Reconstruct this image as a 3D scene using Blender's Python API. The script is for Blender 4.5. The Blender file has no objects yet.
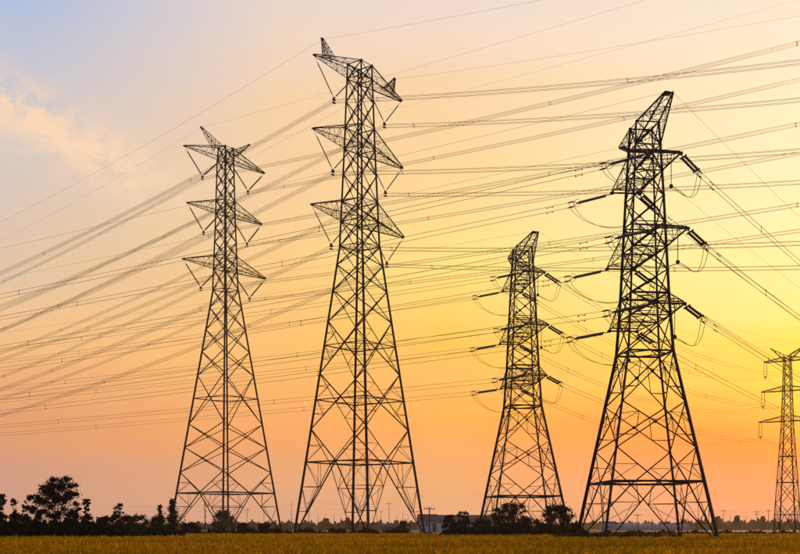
import bpy, math, random
import numpy as np
from mathutils import Vector, Matrix

random.seed(7)
rng = np.random.default_rng(7)
sc = bpy.context.scene
col = sc.collection

# ------------------------------------------------------------------ camera
F, CX, HY, CAMZ = 1111.0, 400.0, 528.0, 1.4        # focal length in photo pixels, centre, horizon row, eye height
cam_d = bpy.data.cameras.new('camera')
cam = bpy.data.objects.new('camera', cam_d)
col.objects.link(cam)
cam.location = (0, 0, CAMZ)
cam.rotation_euler = (math.radians(90), 0, 0)
cam_d.sensor_width = 36.0
cam_d.lens = 36.0 * F / 800.0
cam_d.shift_y = (HY - 277.0) / 800.0
cam_d.clip_start, cam_d.clip_end = 0.1, 9000
sc.camera = cam

# ------------------------------------------------------------------ world: dusk sky
SUN_AZ, SUN_EL = math.radians(21.0), math.radians(6.9)      # azimuth to the right of +Y
w = bpy.data.worlds.new('World'); sc.world = w; w.use_nodes = True
nt = w.node_tree; N = nt.nodes; L = nt.links
N.clear()

def lin(c):
    out = []
    for v in c:
        v /= 255.0
        out.append(v / 12.92 if v <= 0.04045 else ((v + 0.055) / 1.055) ** 2.4)
    return out

def math_node(op, a, b=None, c=None, clamp=False):
    n = N.new('ShaderNodeMath'); n.operation = op; n.use_clamp = clamp
    for i, v in enumerate((a, b, c)):
        if v is None: continue
        if isinstance(v, (int, float)): n.inputs[i].default_value = v
        else: L.new(v, n.inputs[i])
    return n.outputs[0]

def ramp(fac, stops):
    n = N.new('ShaderNodeValToRGB'); cr = n.color_ramp; cr.interpolation = 'EASE'
    while len(cr.elements) > 1: cr.elements.remove(cr.elements[-1])
    cr.elements[0].position = stops[0][0]; cr.elements[0].color = (*lin(stops[0][1]), 1)
    for p, c in stops[1:]:
        e = cr.elements.new(p); e.color = (*lin(c), 1)
    cr.interpolation = 'LINEAR'
    L.new(fac, n.inputs[0]); return n.outputs[0]

def mixc(fac, a, b, mode='MIX'):
    n = N.new('ShaderNodeMix'); n.data_type = 'RGBA'; n.blend_type = mode
    for s, v in ((n.inputs[0], fac), (n.inputs[6], a), (n.inputs[7], b)):
        if isinstance(v, (int, float)): s.default_value = v
        elif isinstance(v, (tuple, list)): s.default_value = (*v, 1)
        else: L.new(v, s)
    return n.outputs[2]

tc = N.new('ShaderNodeTexCoord')
sep = N.new('ShaderNodeSeparateXYZ'); L.new(tc.outputs['Generated'], sep.inputs[0])
dx, dy, dz = sep.outputs
az = math_node('ARCTAN2', dx, dy)
hyp = math_node('SQRT', math_node('ADD', math_node('MULTIPLY', dx, dx), math_node('MULTIPLY', dy, dy)))
elev = math_node('DIVIDE', dz, math_node('MAXIMUM', hyp, 0.02))         # tangent of the elevation
# soft large-scale unevenness of the cirrus veil
mp = N.new('ShaderNodeMapping'); mp.inputs['Scale'].default_value = (3.0, 3.0, 7.0)
L.new(tc.outputs['Generated'], mp.inputs[0])
nz = N.new('ShaderNodeTexNoise'); nz.inputs['Scale'].default_value = 1.4; nz.inputs['Detail'].default_value = 5
L.new(mp.outputs[0], nz.inputs[0])
wob = math_node('MULTIPLY', math_node('SUBTRACT', nz.outputs[0], 0.5), 0.075)
et = math_node('ADD', elev, math_node('MULTIPLY', wob, math_node('MULTIPLY', elev, 3.0)))
mp3 = N.new('ShaderNodeMapping'); mp3.inputs['Scale'].default_value = (2.2, 2.2, 26.0); mp3.inputs['Rotation'].default_value = (0.05, 0.06, 0)
L.new(tc.outputs['Generated'], mp3.inputs[0])
n3 = N.new('ShaderNodeTexNoise'); n3.inputs['Scale'].default_value = 1.3; n3.inputs['Detail'].default_value = 7; n3.inputs['Roughness'].default_value = 0.6
L.new(mp3.outputs[0], n3.inputs[0])
et = math_node('ADD', et, math_node('MULTIPLY', math_node('SUBTRACT', n3.outputs[0], 0.5), 0.055))
et = math_node('MAXIMUM', math_node('MINIMUM', et, 1.0), 0.0)
delta = math_node('ABSOLUTE', math_node('SUBTRACT', az, SUN_AZ))
delta = math_node('MINIMUM', delta, math_node('SUBTRACT', 2 * math.pi, delta))
r_right = ramp(et, [(0.0, (206, 134, 114)), (.019, (210, 128, 102)), (.038, (228, 110, 78)), (.066, (252, 100, 30)), (.091, (255, 118, 24)),
                    (.126, (255, 192, 62)), (.158, (254, 220, 98)), (.194, (254, 233, 146)), (.30, (254, 240, 190)), (.433, (253, 234, 207)),
                    (.75, (196, 200, 216)), (1, (96, 120, 172))])
r_mid = ramp(et, [(0.0, (222, 164, 132)), (.033, (218, 160, 114)), (.078, (253, 166, 80)), (.095, (255, 172, 74)), (.132, (255, 186, 92)),
                  (.168, (255, 198, 80)), (.242, (255, 227, 128)), (.318, (252, 215, 152)), (.393, (250, 213, 172)), (.438, (245, 220, 198)),
                  (.48, (238, 218, 208)), (.75, (176, 188, 214)), (1, (96, 120, 172))])
r_left = ramp(et, [(0.0, (208, 160, 146)), (.047, (208, 155, 132)), (.083, (230, 157, 110)), (.15, (247, 190, 130)), (.19, (242, 198, 150)),
                   (.224, (229, 198, 168)), (.32, (214, 203, 198)), (.396, (194, 199, 216)), (.447, (176, 193, 225)), (.75, (140, 165, 212)), (1, (96, 120, 172))])
r_back = ramp(et, [(0.0, (84, 78, 90)), (.12, (92, 84, 98)), (.35, (82, 90, 114)), (.8, (84, 104, 148)), (1, (96, 120, 172))])

def smooth(x, a, b):
    n = N.new('ShaderNodeMapRange'); n.interpolation_type = 'SMOOTHERSTEP'
    n.inputs[1].default_value = a; n.inputs[2].default_value = b; n.inputs[3].default_value = 0; n.inputs[4].default_value = 1
    L.new(x, n.inputs[0]); return n.outputs[0]
R = math.radians
def lerp_f(x, a, b):
    n = N.new('ShaderNodeMapRange'); n.inputs[1].default_value = a; n.inputs[2].default_value = b
    n.inputs[3].default_value = 0; n.inputs[4].default_value = 1; L.new(x, n.inputs[0]); return n.outputs[0]
r_ml = ramp(et, [(0.0, (214, 161, 134)), (.033, (221, 163, 124)), (.078, (246, 164, 98)), (.132, (252, 184, 104)), (.168, (253, 194, 112)), (.242, (252, 207, 138)),
                 (.318, (250, 209, 158)), (.393, (248, 212, 174)), (.438, (241, 216, 194)), (.48, (235, 215, 204)), (.75, (168, 182, 213)), (1, (96, 120, 172))])
sky = mixc(lerp_f(delta, R(1), R(18.5)), r_right, r_mid)
sky = mixc(lerp_f(delta, R(18.5), R(27)), sky, r_ml)
sky = mixc(lerp_f(delta, R(27), R(40)), sky, r_left)
sky = mixc(smooth(delta, R(55), R(130)), sky, r_back)
# the wide yellow glow round the low sun
sd = (math.sin(SUN_AZ) * math.cos(SUN_EL), math.cos(SUN_AZ) * math.cos(SUN_EL), math.sin(SUN_EL))
dot = math_node('ADD', math_node('ADD', math_node('MULTIPLY', dx, sd[0]), math_node('MULTIPLY', dy, sd[1])), math_node('MULTIPLY', dz, sd[2]))
ang = math_node('ARCCOSINE', math_node('MINIMUM', dot, 0.99999))
glow = math_node('EXPONENT', math_node('MULTIPLY', math_node('MULTIPLY', ang, ang), -1.0 / (2 * R(1.9) ** 2)))
sky = mixc(math_node('MULTIPLY', glow, 0.85), sky, tuple(lin((255, 222, 58))))
# one bank of broken cirrus high on the left: a slanting band in the sky, torn up by noise
band = math_node('ADD', elev, math_node('ADD', math_node('MULTIPLY', az, 0.45), -0.2060))
s_band = math_node('SUBTRACT', band, 0.0)
bw = math_node('EXPONENT', math_node('MULTIPLY', math_node('MULTIPLY', s_band, s_band), -1.0 / (2 * 0.020 ** 2)))
win = math_node('MULTIPLY', math_node('SUBTRACT', 1.0, smooth(az, R(-16), R(-7.5))), smooth(az, R(-40), R(-26)))
mp2 = N.new('ShaderNodeMapping'); mp2.inputs['Scale'].default_value = (1.0, 1.0, 1.5)
L.new(tc.outputs['Generated'], mp2.inputs[0])
n2 = N.new('ShaderNodeTexNoise'); n2.inputs['Scale'].default_value = 26; n2.inputs['Detail'].default_value = 9; n2.inputs['Roughness'].default_value = 0.70
L.new(mp2.outputs[0], n2.inputs[0])
cl = math_node('MULTIPLY', math_node('MULTIPLY', bw, win), smooth(n2.outputs[0], 0.36, 0.57))
sky = mixc(math_node('MULTIPLY', cl, 0.95), sky, tuple(lin((255, 218, 182))))
# thin torn veil below it
below = math_node('MULTIPLY', smooth(math_node('MULTIPLY', s_band, -1.0), 0.0, 0.12), win)
veil = math_node('MULTIPLY', math_node('MULTIPLY', below, smooth(elev, 0.19, 0.27)), smooth(n2.outputs[0], 0.48, 0.75))
sky = mixc(math_node('MULTIPLY', veil, 0.35), sky, tuple(lin((246, 214, 186))))
# below the horizon line (never seen past the ground)
bg = N.new('ShaderNodeBackground'); L.new(sky, bg.inputs[0]); bg.inputs[1].default_value = 0.97
ns = N.new('ShaderNodeTexSky'); ns.sky_type = 'NISHITA'; ns.sun_disc = False
ns.sun_elevation = SUN_EL; ns.sun_rotation = SUN_AZ; ns.air_density = 1.6; ns.dust_density = 3.0
bg2 = N.new('ShaderNodeBackground'); L.new(ns.outputs[0], bg2.inputs[0]); bg2.inputs[1].default_value = 0.006
ad = N.new('ShaderNodeAddShader'); L.new(bg.outputs[0], ad.inputs[0]); L.new(bg2.outputs[0], ad.inputs[1])
wo = N.new('ShaderNodeOutputWorld'); L.new(ad.outputs[0], wo.inputs[0])

# ------------------------------------------------------------------ sun, exposure
sun_d = bpy.data.lights.new('sun', 'SUN'); sun_d.energy = 2.6; sun_d.angle = R(0.6); sun_d.color = (1.0, 0.50, 0.17)
sun = bpy.data.objects.new('sun', sun_d); col.objects.link(sun)
sun.rotation_euler = Vector(sd).to_track_quat('Z', 'Y').to_euler()
vs = sc.view_settings
vs.view_transform = 'Standard'; vs.look = 'None'; vs.exposure = 0.0; vs.gamma = 1.0; vs.use_curve_mapping = False
sc.cycles.use_denoising = True
sc.cycles.max_bounces = 6; sc.cycles.transparent_max_bounces = 8; sc.cycles.volume_bounces = 0
sc.cycles.diffuse_bounces = 2; sc.cycles.glossy_bounces = 2; sc.cycles.transmission_bounces = 3
sc.cycles.caustics_reflective = False; sc.cycles.caustics_refractive = False

# ------------------------------------------------------------------ helpers
def at(px, depth, z=0.0):
    """world point seen in photo column px at this depth"""
    return Vector(((px - CX) / F * depth, depth, z))

def zat(py, depth):
    return CAMZ + (HY - py) / F * depth

def material(name, color, rough=0.7, metal=0.0, noise=None, spec=0.3, transl=0.0, attr=None, coat=0.0):
    m = bpy.data.materials.new(name); m.use_nodes = True
    t = m.node_tree; t.nodes.clear()
    out = t.nodes.new('ShaderNodeOutputMaterial')
    b = t.nodes.new('ShaderNodeBsdfPrincipled')
    b.inputs['Roughness'].default_value = rough; b.inputs['Metallic'].default_value = metal
    b.inputs['Specular IOR Level'].default_value = spec
    b.inputs['Coat Weight'].default_value = coat
    src = None
    if noise:
        c2, scale, lo, hi = noise
        tcn = t.nodes.new('ShaderNodeTexCoord')
        n = t.nodes.new('ShaderNodeTexNoise'); n.inputs['Scale'].default_value = scale; n.inputs['Detail'].default_value = 6
        t.links.new(tcn.outputs['Object'], n.inputs[0])
        r = t.nodes.new('ShaderNodeValToRGB')
        r.color_ramp.elements[0].position = lo; r.color_ramp.elements[0].color = (*color, 1)
        r.color_ramp.elements[1].position = hi; r.color_ramp.elements[1].color = (*c2, 1)
        t.links.new(n.outputs[0], r.inputs[0]); src = r.outputs[0]
    if attr:
        a = t.nodes.new('ShaderNodeAttribute'); a.attribute_name = attr; src = a.outputs['Color']
    if src: t.links.new(src, b.inputs['Base Color'])
    else: b.inputs['Base Color'].default_value = (*color, 1)
    sh = b.outputs[0]
    if transl:
        tr = t.nodes.new('ShaderNodeBsdfTranslucent')
        if src: t.links.new(src, tr.inputs[0])
        else: tr.inputs[0].default_value = (*color, 1)
        mx = t.nodes.new('ShaderNodeMixShader'); mx.inputs[0].default_value = transl
        t.links.new(sh, mx.inputs[1]); t.links.new(tr.outputs[0], mx.inputs[2]); sh = mx.outputs[0]
    t.links.new(sh, out.inputs[0])
    return m

M = {
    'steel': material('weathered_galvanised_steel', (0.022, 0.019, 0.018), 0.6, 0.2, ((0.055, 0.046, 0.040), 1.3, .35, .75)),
    'wire': material('sunset_tinted_aluminium', (0.55, 0.29, 0.11), 0.45, 0.7),  # warm sunset glint on the aluminium is put into the base colour
    'glass': material('dark_green_porcelain', (0.012, 0.070, 0.066), 0.16, 0, None, 0.6),
    'fitting': material('forged_fitting', (0.035, 0.032, 0.032), 0.6, 0.4),
    'concrete': material('concrete_footing', (0.25, 0.24, 0.22), 0.9, 0, ((0.33, 0.31, 0.28), 3, .3, .7)),
    'bark': material('bark', (0.045, 0.033, 0.025), 0.9, 0, ((0.085, 0.065, 0.05), 4, .3, .7)),
    'leaf': material('leaf', (0.05, 0.07, 0.02), 0.75, 0, None, 0.04, 0.10, 'tint'),
    'rice': material('ripe_rice', (0.3, 0.2, 0.04), 0.9, 0, None, 0.0, 0.42, 'tint'),
    'white_wall': material('white_render', (0.78, 0.79, 0.80), 0.85, 0, ((0.62, 0.63, 0.65), 0.8, .4, .75)),
    'roof': material('brown_tile_roof', (0.11, 0.055, 0.035), 0.8, 0, ((0.17, 0.085, 0.055), 1.5, .3, .7)),
    'blue_sheet': material('blue_sheet_roof', (0.13, 0.19, 0.27), 0.5, 0.2, ((0.18, 0.25, 0.33), 0.7, .3, .7)),
    'film': material('greenhouse_film', (0.20, 0.23, 0.25), 0.6, 0, ((0.28, 0.31, 0.33), 0.4, .3, .7)),
    'window': material('dark_window', (0.02, 0.025, 0.03), 0.12, 0, None, 0.6),
    'wood': material('pole_wood', (0.06, 0.05, 0.042), 0.9, 0, ((0.10, 0.085, 0.07), 5, .3, .7)),
    'red_paint': material('red_paint', (0.45, 0.05, 0.03), 0.5),
    'white_paint': material('white_paint', (0.7, 0.68, 0.65), 0.5),
}

def tag(o, label=None, cat=None, group=None, kind=None):
    if label: o['label'] = label
    if cat: o['category'] = cat
    if group: o['group'] = group
    if kind: o['kind'] = kind
    return o

def empty(name, loc, rz=0.0):
    o = bpy.data.objects.new(name, None); col.objects.link(o)
    o.location = loc; o.rotation_euler = (0, 0, rz); o.empty_display_size = 0.5
    return o

def mobj(name, me, parent=None, mat=None):
    o = bpy.data.objects.new(name, me); col.objects.link(o)
    if parent: o.parent = parent
    if mat and not me.materials: me.materials.append(mat)
    return o

class MB:
    def __init__(s): s.v = []; s.f = []
    def add(s, vs_, fs):
        b = len(s.v); s.v += [tuple(x) for x in vs_]; s.f += [tuple(i + b for i in f) for f in fs]
    def box(s, x0, x1, y0, y1, z0, z1):
        s.add([(x0, y0, z0), (x1, y0, z0), (x1, y1, z0), (x0, y1, z0), (x0, y0, z1), (x1, y0, z1), (x1, y1, z1), (x0, y1, z1)],
              [(0, 3, 2, 1), (4, 5, 6, 7), (0, 1, 5, 4), (1, 2, 6, 5), (2, 3, 7, 6), (3, 0, 4, 7)])
    def bar(s, p0, p1, w0, w1=None):
        """angle iron (L section) between two points"""
        w1 = w1 or w0
        p0, p1 = Vector(p0), Vector(p1); d = (p1 - p0)
        if d.length < 1e-6: return
        d.normalize()
        a = d.cross(Vector((0, 0, 1)))
        if a.length < .05: a = d.cross(Vector((1, 0.3, 0)))
        a.normalize(); b = d.cross(a)
        prof = [(-.5, -.5), (.5, -.5), (.5, -.34), (-.34, -.34), (-.34, .5), (-.5, .5)]
        vs_ = []
        for p, w_ in ((p0, w0), (p1, w1)):
            for x, y in prof: vs_.append(p + a * (x * w_) + b * (y * w_))
        fs = [(i, (i + 1) % 6, 6 + (i + 1) % 6, 6 + i) for i in range(6)]
        s.add(vs_, fs)
    def rod(s, p0, p1, r0, r1=None, n=6):
        r1 = r0 if r1 is None else r1
        p0, p1 = Vector(p0), Vector(p1); d = (p1 - p0).normalized()
        a = d.orthogonal().normalized(); b = d.cross(a)
        vs_ = []
        for p, r in ((p0, r0), (p1, r1)):
            for i in range(n):
                t = 2 * math.pi * i / n; vs_.append(p + (a * math.cos(t) + b * math.sin(t)) * r)
        s.add(vs_, [(i, (i + 1) % n, n + (i + 1) % n, n + i) for i in range(n)] + [tuple(range(n))[::-1], tuple(range(n, 2 * n))])
    def tube(s, pts, r, n=4):
        vs_ = []; m = len(pts)
        for k, p in enumerate(pts):
            d = (Vector(pts[min(k + 1, m - 1)]) - Vector(pts[max(k - 1, 0)])).normalized()
            a = d.cross(Vector((0, 0, 1)))
            a = a.normalized() if a.length > .05 else Vector((1, 0, 0)); b = d.cross(a)
            rr = r[k] if isinstance(r, (list, tuple)) else r
            for i in range(n):
                t = 2 * math.pi * (i + .5) / n; vs_.append(Vector(p) + (a * math.cos(t) + b * math.sin(t)) * rr)
        fs = []
        for k in range(m - 1):
            for i in range(n): fs.append((k * n + i, k * n + (i + 1) % n, (k + 1) * n + (i + 1) % n, (k + 1) * n + i))
        fs += [tuple(range(n))[::-1], tuple(range((m - 1) * n, m * n))]
        s.add(vs_, fs)
    def lathe(s, p0, p1, prof, n=8):
        """prof: list of (t 0..1, radius)"""
        p0, p1 = Vector(p0), Vector(p1); d = p1 - p0
        a = d.orthogonal().normalized(); b = d.normalized().cross(a); vs_ = []
        for t, r in prof:
            for i in range(n):
                th = 2 * math.pi * i / n; vs_.append(p0 + d * t + (a * math.cos(th) + b * math.sin(th)) * r)
        m = len(prof); fs = []
        for k in range(m - 1):
            for i in range(n): fs.append((k * n + i, k * n + (i + 1) % n, (k + 1) * n + (i + 1) % n, (k + 1) * n + i))
        fs += [tuple(range(n))[::-1], tuple(range((m - 1) * n, m * n))]
        s.add(vs_, fs)
    def mesh(s, name, mat):
        me = bpy.data.meshes.new(name); me.from_pydata(s.v, [], s.f); me.materials.append(mat); me.update()
        return me
    def build(s, name, mat, parent=None, smooth_=False):
        me = s.mesh(name, mat)
        if smooth_: me.shade_smooth()
        return mobj(name, me, parent)

def np_mesh(name, verts, faces_n, tints, mat):
    """verts (n*k,3), every k verts form one face; tints per face (n,3)"""
    k = faces_n; n = len(verts) // k
    me = bpy.data.meshes.new(name)
    me.vertices.add(n * k); me.vertices.foreach_set('co', verts.astype(np.float32).ravel())
    me.loops.add(n * k); me.loops.foreach_set('vertex_index', np.arange(n * k, dtype=np.int32))
    me.polygons.add(n); me.polygons.foreach_set('loop_start', np.arange(0, n * k, k, dtype=np.int32))
    ca = me.color_attributes.new('tint', 'FLOAT_COLOR', 'POINT')
    c = np.ones((n * k, 4), np.float32); c[:, :3] = np.repeat(tints, k, 0)
    ca.data.foreach_set('color', c.ravel())
    me.materials.append(mat); me.update(calc_edges=True); me.validate()
    return me

# unit angle iron, shared by every brace
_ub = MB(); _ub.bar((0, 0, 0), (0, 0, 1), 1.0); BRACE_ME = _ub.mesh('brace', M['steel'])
def brace(parent, p0, p1, w_, name='brace'):
    p0, p1 = Vector(p0), Vector(p1); d = p1 - p0
    o = mobj(name, BRACE_ME, parent)
    q = d.to_track_quat('Z', 'Y')
    o.location = p0; o.rotation_mode = 'QUATERNION'; o.rotation_quaternion = q; o.scale = (w_, w_, d.length)
    return o

# ------------------------------------------------------------------ ground and field
FAR = 2400.0
g = MB(); g.add([(-FAR, -400, 0), (FAR, -400, 0), (FAR, FAR, 0), (-FAR, FAR, 0)], [(0, 1, 2, 3)])
gm = material('dry_grass_soil', (0.022, 0.028, 0.010), 0.95, 0, ((0.045, 0.045, 0.016), 0.05, .35, .7))
tag(g.build('ground', gm), kind='structure')

D_C, D_PHI = Vector((21.55, 98.0, 0)), R(-85.0)
C_C, C_PHI = Vector((15.55, 141.0, 0)), R(-82.5)
B_C, B_PHI = Vector((-6.85, 190.0, 0)), R(-126.0)
A_C, A_PHI = Vector((-41.1, 262.0, 0)), R(-128.8)
E_C, E_PHI = Vector((81.6, 234.0, 0)), math.atan2(-0.575, 0.818)

def field_edge(px):
    """far edge of the rice, as a distance, over the columns of the photo (a hedge line on the ground)"""
    return np.interp(px, [-200, 0, 118, 150, 170, 430, 470, 575, 600, 900, 1100], [97, 97, 99, 112, 150, 152, 128, 126, 150, 152, 155])

def in_patch(x, y):
    """weedy plot kept clear of rice round the near strain tower"""
    return ((x - 18.9) / 5.6) ** 2 + ((y - 97.5) / 7.6) ** 2 < 1.0

def rice_field():
    V, T = [], []
    zones = [(24, 45, 34), (45, 62, 20), (62, 90, 10), (90, 157, 5.5)]
    for y0, y1, dens in zones:
        hw = 0.46
        n = int(hw * (y1 ** 2 - y0 ** 2) * dens)
        y = np.sqrt(rng.uniform(y0 ** 2, y1 ** 2, n)); x = rng.uniform(-hw, hw, n) * y
        # planted rows, slightly wandering
        px = CX + x / y * F
        keep = (y < field_edge(px)) & ~in_patch(x, y)
        x, y = x[keep], y[keep]; n = len(x)
        nb = 7
        wmul = {24: 1.25, 45: 1.45, 62: 1.9, 90: 2.7}[y0]
        big = 0.5 + 0.5 * np.sin(x * 0.11 + 1.3 * np.sin(y * 0.05)) * np.sin(y * 0.23 + 0.6 * np.sin(x * 0.07))
        fine = rng.normal(0, 1, n)
        h = 0.60 + 0.10 * (big - .5) + 0.065 * fine + 0.05 * np.sin(x * .9 + 2 * np.sin(y * .31)) * np.sin(y * 1.1) - 0.22 * ((np.abs((y - .06 * x) % 17.0 - 6.0) < .35) | (np.abs((y - .06 * x) % 17.0 - 8.2) < .35))
        # darker sown strip every few metres, like tramlines across the field
        strip = np.clip(np.sin(y * 0.42 + 0.25 * np.sin(x * 0.2)) * 1.4 - .35, 0, 1)
        base = np.stack([0.50 + 0.12 * big, 0.255 + 0.06 * big, 0.003 + 0.002 * big], 1)
        green = np.array([0.27, 0.215, 0.004])
        gmix = np.clip(0.10 + 0.34 * strip + 0.30 * (1 - big) + 0.10 * rng.normal(0, 1, n), 0, 0.8)
        edge = np.clip(1 - (field_edge(CX + x / y * F) - y) / 10.0, 0, 1)
        gmix = np.clip(gmix + 0.45 * edge, 0, .9)
        base = base * (1 - gmix[:, None]) + green * gmix[:, None]
        for b in range(nb):
            th = rng.uniform(0, 2 * np.pi, n); lean = rng.uniform(0.05, 0.30, n) * (1 if b % 2 else 1.3)
            hh = h * rng.uniform(0.75, 1.1, n)
            wd = rng.uniform(0.006, 0.014, n) * wmul
            ox, oy = rng.normal(0, 0.06, n), rng.normal(0, 0.06, n)
            ph = rng.uniform(0, np.pi, n)
            ax, ay = np.cos(ph) * wd, np.sin(ph) * wd
            z0 = 0.12
            p0 = np.stack([x + ox - ax, y + oy - ay, np.full(n, z0)], 1)
            p1 = np.stack([x + ox + ax, y + oy + ay, np.full(n, z0)], 1)
            tx, ty = x + ox + np.cos(th) * lean, y + oy + np.sin(th) * lean
            head = 1.6 if b % 3 == 0 else 0.5
            p2 = np.stack([tx + ax * head, ty + ay * head, hh], 1)
            p3 = np.stack([tx - ax * head, ty - ay * head, hh * rng.uniform(.93, 1.0, n)], 1)
            V.append(np.stack([p0, p1, p2, p3], 1).reshape(-1, 3))
            T.append(np.clip(base * rng.uniform(0.55, 1.45, (n, 1)), 0.001, 0.75))
    return np_mesh('rice_field', np.concatenate(V), 4, np.concatenate(T), M['rice'])

rf = mobj('rice_field', rice_field())
tag(rf, 'ripe golden brown rice crop filling the flat field in front of the pylons', 'rice', kind='stuff')
# mud and stubble under the crop
s_ = MB()
edge_px = list(range(-180, 1001, 20))
vv = [at(p, 16.0, 0.006) for p in edge_px] + [at(p, float(field_edge(p)), 0.006) for p in edge_px]
n_ = len(edge_px)
s_.add(vv, [(i, i + 1, n_ + i + 1, n_ + i) for i in range(n_ - 1)])
tag(s_.build('field', material('field_soil', (0.16, 0.095, 0.015), 0.95, 0, ((0.09, 0.06, 0.015), 0.6, .35, .7))), kind='structure')

# ------------------------------------------------------------------ lattice towers
def half_side(profile, z):
    return float(np.interp(z, [p[0] for p in profile], [p[1] for p in profile]))

def corner(profile, z, i):
    s = half_side(profile, z); sx, sy = ((1, 1), (-1, 1), (-1, -1), (1, -1))[i % 4]
    return Vector((sx * s, sy * s, z))

def gusset(mb, p, r, nrm):
    """small square node plate"""
    n = Vector(nrm).normalized(); a = n.orthogonal().normalized(); b = n.cross(a)
    vs_ = [p + (a * x + b * y) * r + n * h for h in (-.012, .012) for x, y in ((-1, -1), (1, -1), (1, 1), (-1, 1))]
    mb.add(vs_, [(0, 3, 2, 1), (4, 5, 6, 7), (0, 1, 5, 4), (1, 2, 6, 5), (2, 3, 7, 6), (3, 0, 4, 7)])

def tower_body(root, profile, leg_w, bw_, panels, rings, sub_from=0.0, plates=0.22, fan=True):
    """panels: list of (z_top, z_bottom, style). style 'x' crossed bracing; 'kx' crossing on a ring with redundants"""
    zt = profile[-1][0]
    zs = [p[0] for p in profile]
    fine = MB(); gus = MB()
    for i in range(4):
        lm = MB()
        for k in range(len(zs) - 1):
            w0 = leg_w[0] + (leg_w[1] - leg_w[0]) * zs[k] / zt; w1 = leg_w[0] + (leg_w[1] - leg_w[0]) * zs[k + 1] / zt
            lm.bar(corner(profile, zs[k], i), corner(profile, zs[k + 1], i), w0, w1)
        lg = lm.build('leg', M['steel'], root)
        fm = MB(); c = corner(profile, 0, i)
        fm.lathe(c + Vector((0, 0, -.3)), c + Vector((0, 0, 0.42)), [(0, .62), (.75, .5), (.97, .48), (1, .44)], 10)
        fm.build('footing', M['concrete'], lg)
    def ring(z, w_, diamond=True):
        for i in range(4):
            brace(root, corner(profile, z, i), corner(profile, z, i + 1), w_)
        if diamond:
            for i in range(4):
                a = (corner(profile, z, i) + corner(profile, z, i + 1)) / 2; b = (corner(profile, z, i + 1) + corner(profile, z, i + 2)) / 2
                fine.bar(a, b, w_ * .7)
    for z, w_, dm in rings: ring(z, w_, dm)
    for pn in panels:
        zt_, zb, style = pn[:3]
        for i in range(4):
            a, b = corner(profile, zt_, i), corner(profile, zt_, i + 1)
            c, d = corner(profile, zb, i), corner(profile, zb, i + 1)
            wt, wb = (a - b).length, (c - d).length
            t = wt / (wt + wb)
            x_ = a.lerp(d, t)
            nrm = (b - a).cross(c - a)
            if style == 'z':          # single diagonals, alternating
                brace(root, a if (i + int(zt_ * 7)) % 2 else b, d if (i + int(zt_ * 7)) % 2 else c, bw_); continue
            if style == 'foot':       # K frame: four members meeting on the ring
                t = (zt_ - pn[3]) / (zt_ - zb); x_ = (a.lerp(c, t) + b.lerp(d, t)) / 2
                for p in (a, b): brace(root, p, x_, bw_)
                for p in (c, d): brace(root, x_, p, bw_ * 1.1)
            else:
                brace(root, a, d, bw_); brace(root, b, c, bw_ * .98)
            gusset(gus, x_, plates * .8, nrm)
            for p in (a, b): gusset(gus, p, plates * .75, nrm)
            if style == 'x1':         # a light horizontal from leg to diagonal and hip struts
                for p, q in ((a, c), (b, d)):
                    lm_ = p.lerp(q, t); 
                    fine.bar(p.lerp(q, .5 * t + .25), x_.lerp(p.lerp(x_, .5), 1), bw_ * .55)
                    fine.bar(p.lerp(q, .5 + .5 * t), x_.lerp(q, .5), bw_ * .55)
                    fine.bar(p.lerp(q, .27), p.lerp(x_, .5), bw_ * .5); fine.bar(q.lerp(p, .27), q.lerp(x_, .5), bw_ * .5)
                    fine.bar(p.lerp(x_, .5), q.lerp(x_, .5), bw_ * .5)
            if style in ('kx', 'foot'):
                # ring member already at the crossing level; secondary struts below it
                la, lb = a.lerp(c, t), b.lerp(d, t)
                n_s = 3 if style == 'foot' else 2
                for p, q in ((la, c), (lb, d)):
                    prev_leg = p
                    for k in range(1, n_s):
                        f_ = k / n_s
                        legp = p.lerp(q, f_); dg = x_.lerp(q, f_)
                        fine.bar(legp, dg, bw_ * .55)
                        fine.bar(prev_leg, dg, bw_ * .5)
                        prev_leg = legp
                for p in (a, b):
                    q = la if p is a else lb
                    fine.bar(p.lerp(q, .5), p.lerp(x_, .5), bw_ * .5)
                    fine.bar(q, p.lerp(x_, .5), bw_ * .5)
    # inner hip braces of the bottom panel: each foot tied across the corner
    zb = [p for p in panels if p[2] == 'foot']
    for zt_, zb_, _, zr in zb:
        for i in range(4):
            c = corner(profile, zb_, i); r0, r1, r2 = (corner(profile, zr, i + k) for k in (-1, 0, 1))
            x0, x1 = (r0 + r1) / 2, (r1 + r2) / 2
            for f_ in (.33, .66): fine.bar(x1.lerp(c, f_), x0.lerp(c, f_), bw_ * .45)
            fine.bar(x1.lerp(c, .33), x0.lerp(c, .66), bw_ * .4); fine.bar(x0, x1, bw_ * .6)
            if fan:
                for x_, r_ in ((x0, r0), (x1, r2)):
                    dg = x_.lerp(c, .36); o_ = x_.lerp(r1, .5); fine.bar(dg, o_, bw_ * .5); fine.bar(x_.lerp(c, .7), o_.lerp(r1, .0) + (c - r1) * .34, bw_ * .45)
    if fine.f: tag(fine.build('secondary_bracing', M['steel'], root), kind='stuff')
    if gus.f: tag(gus.build('gusset_plates', M['steel'], root), kind='stuff')

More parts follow.
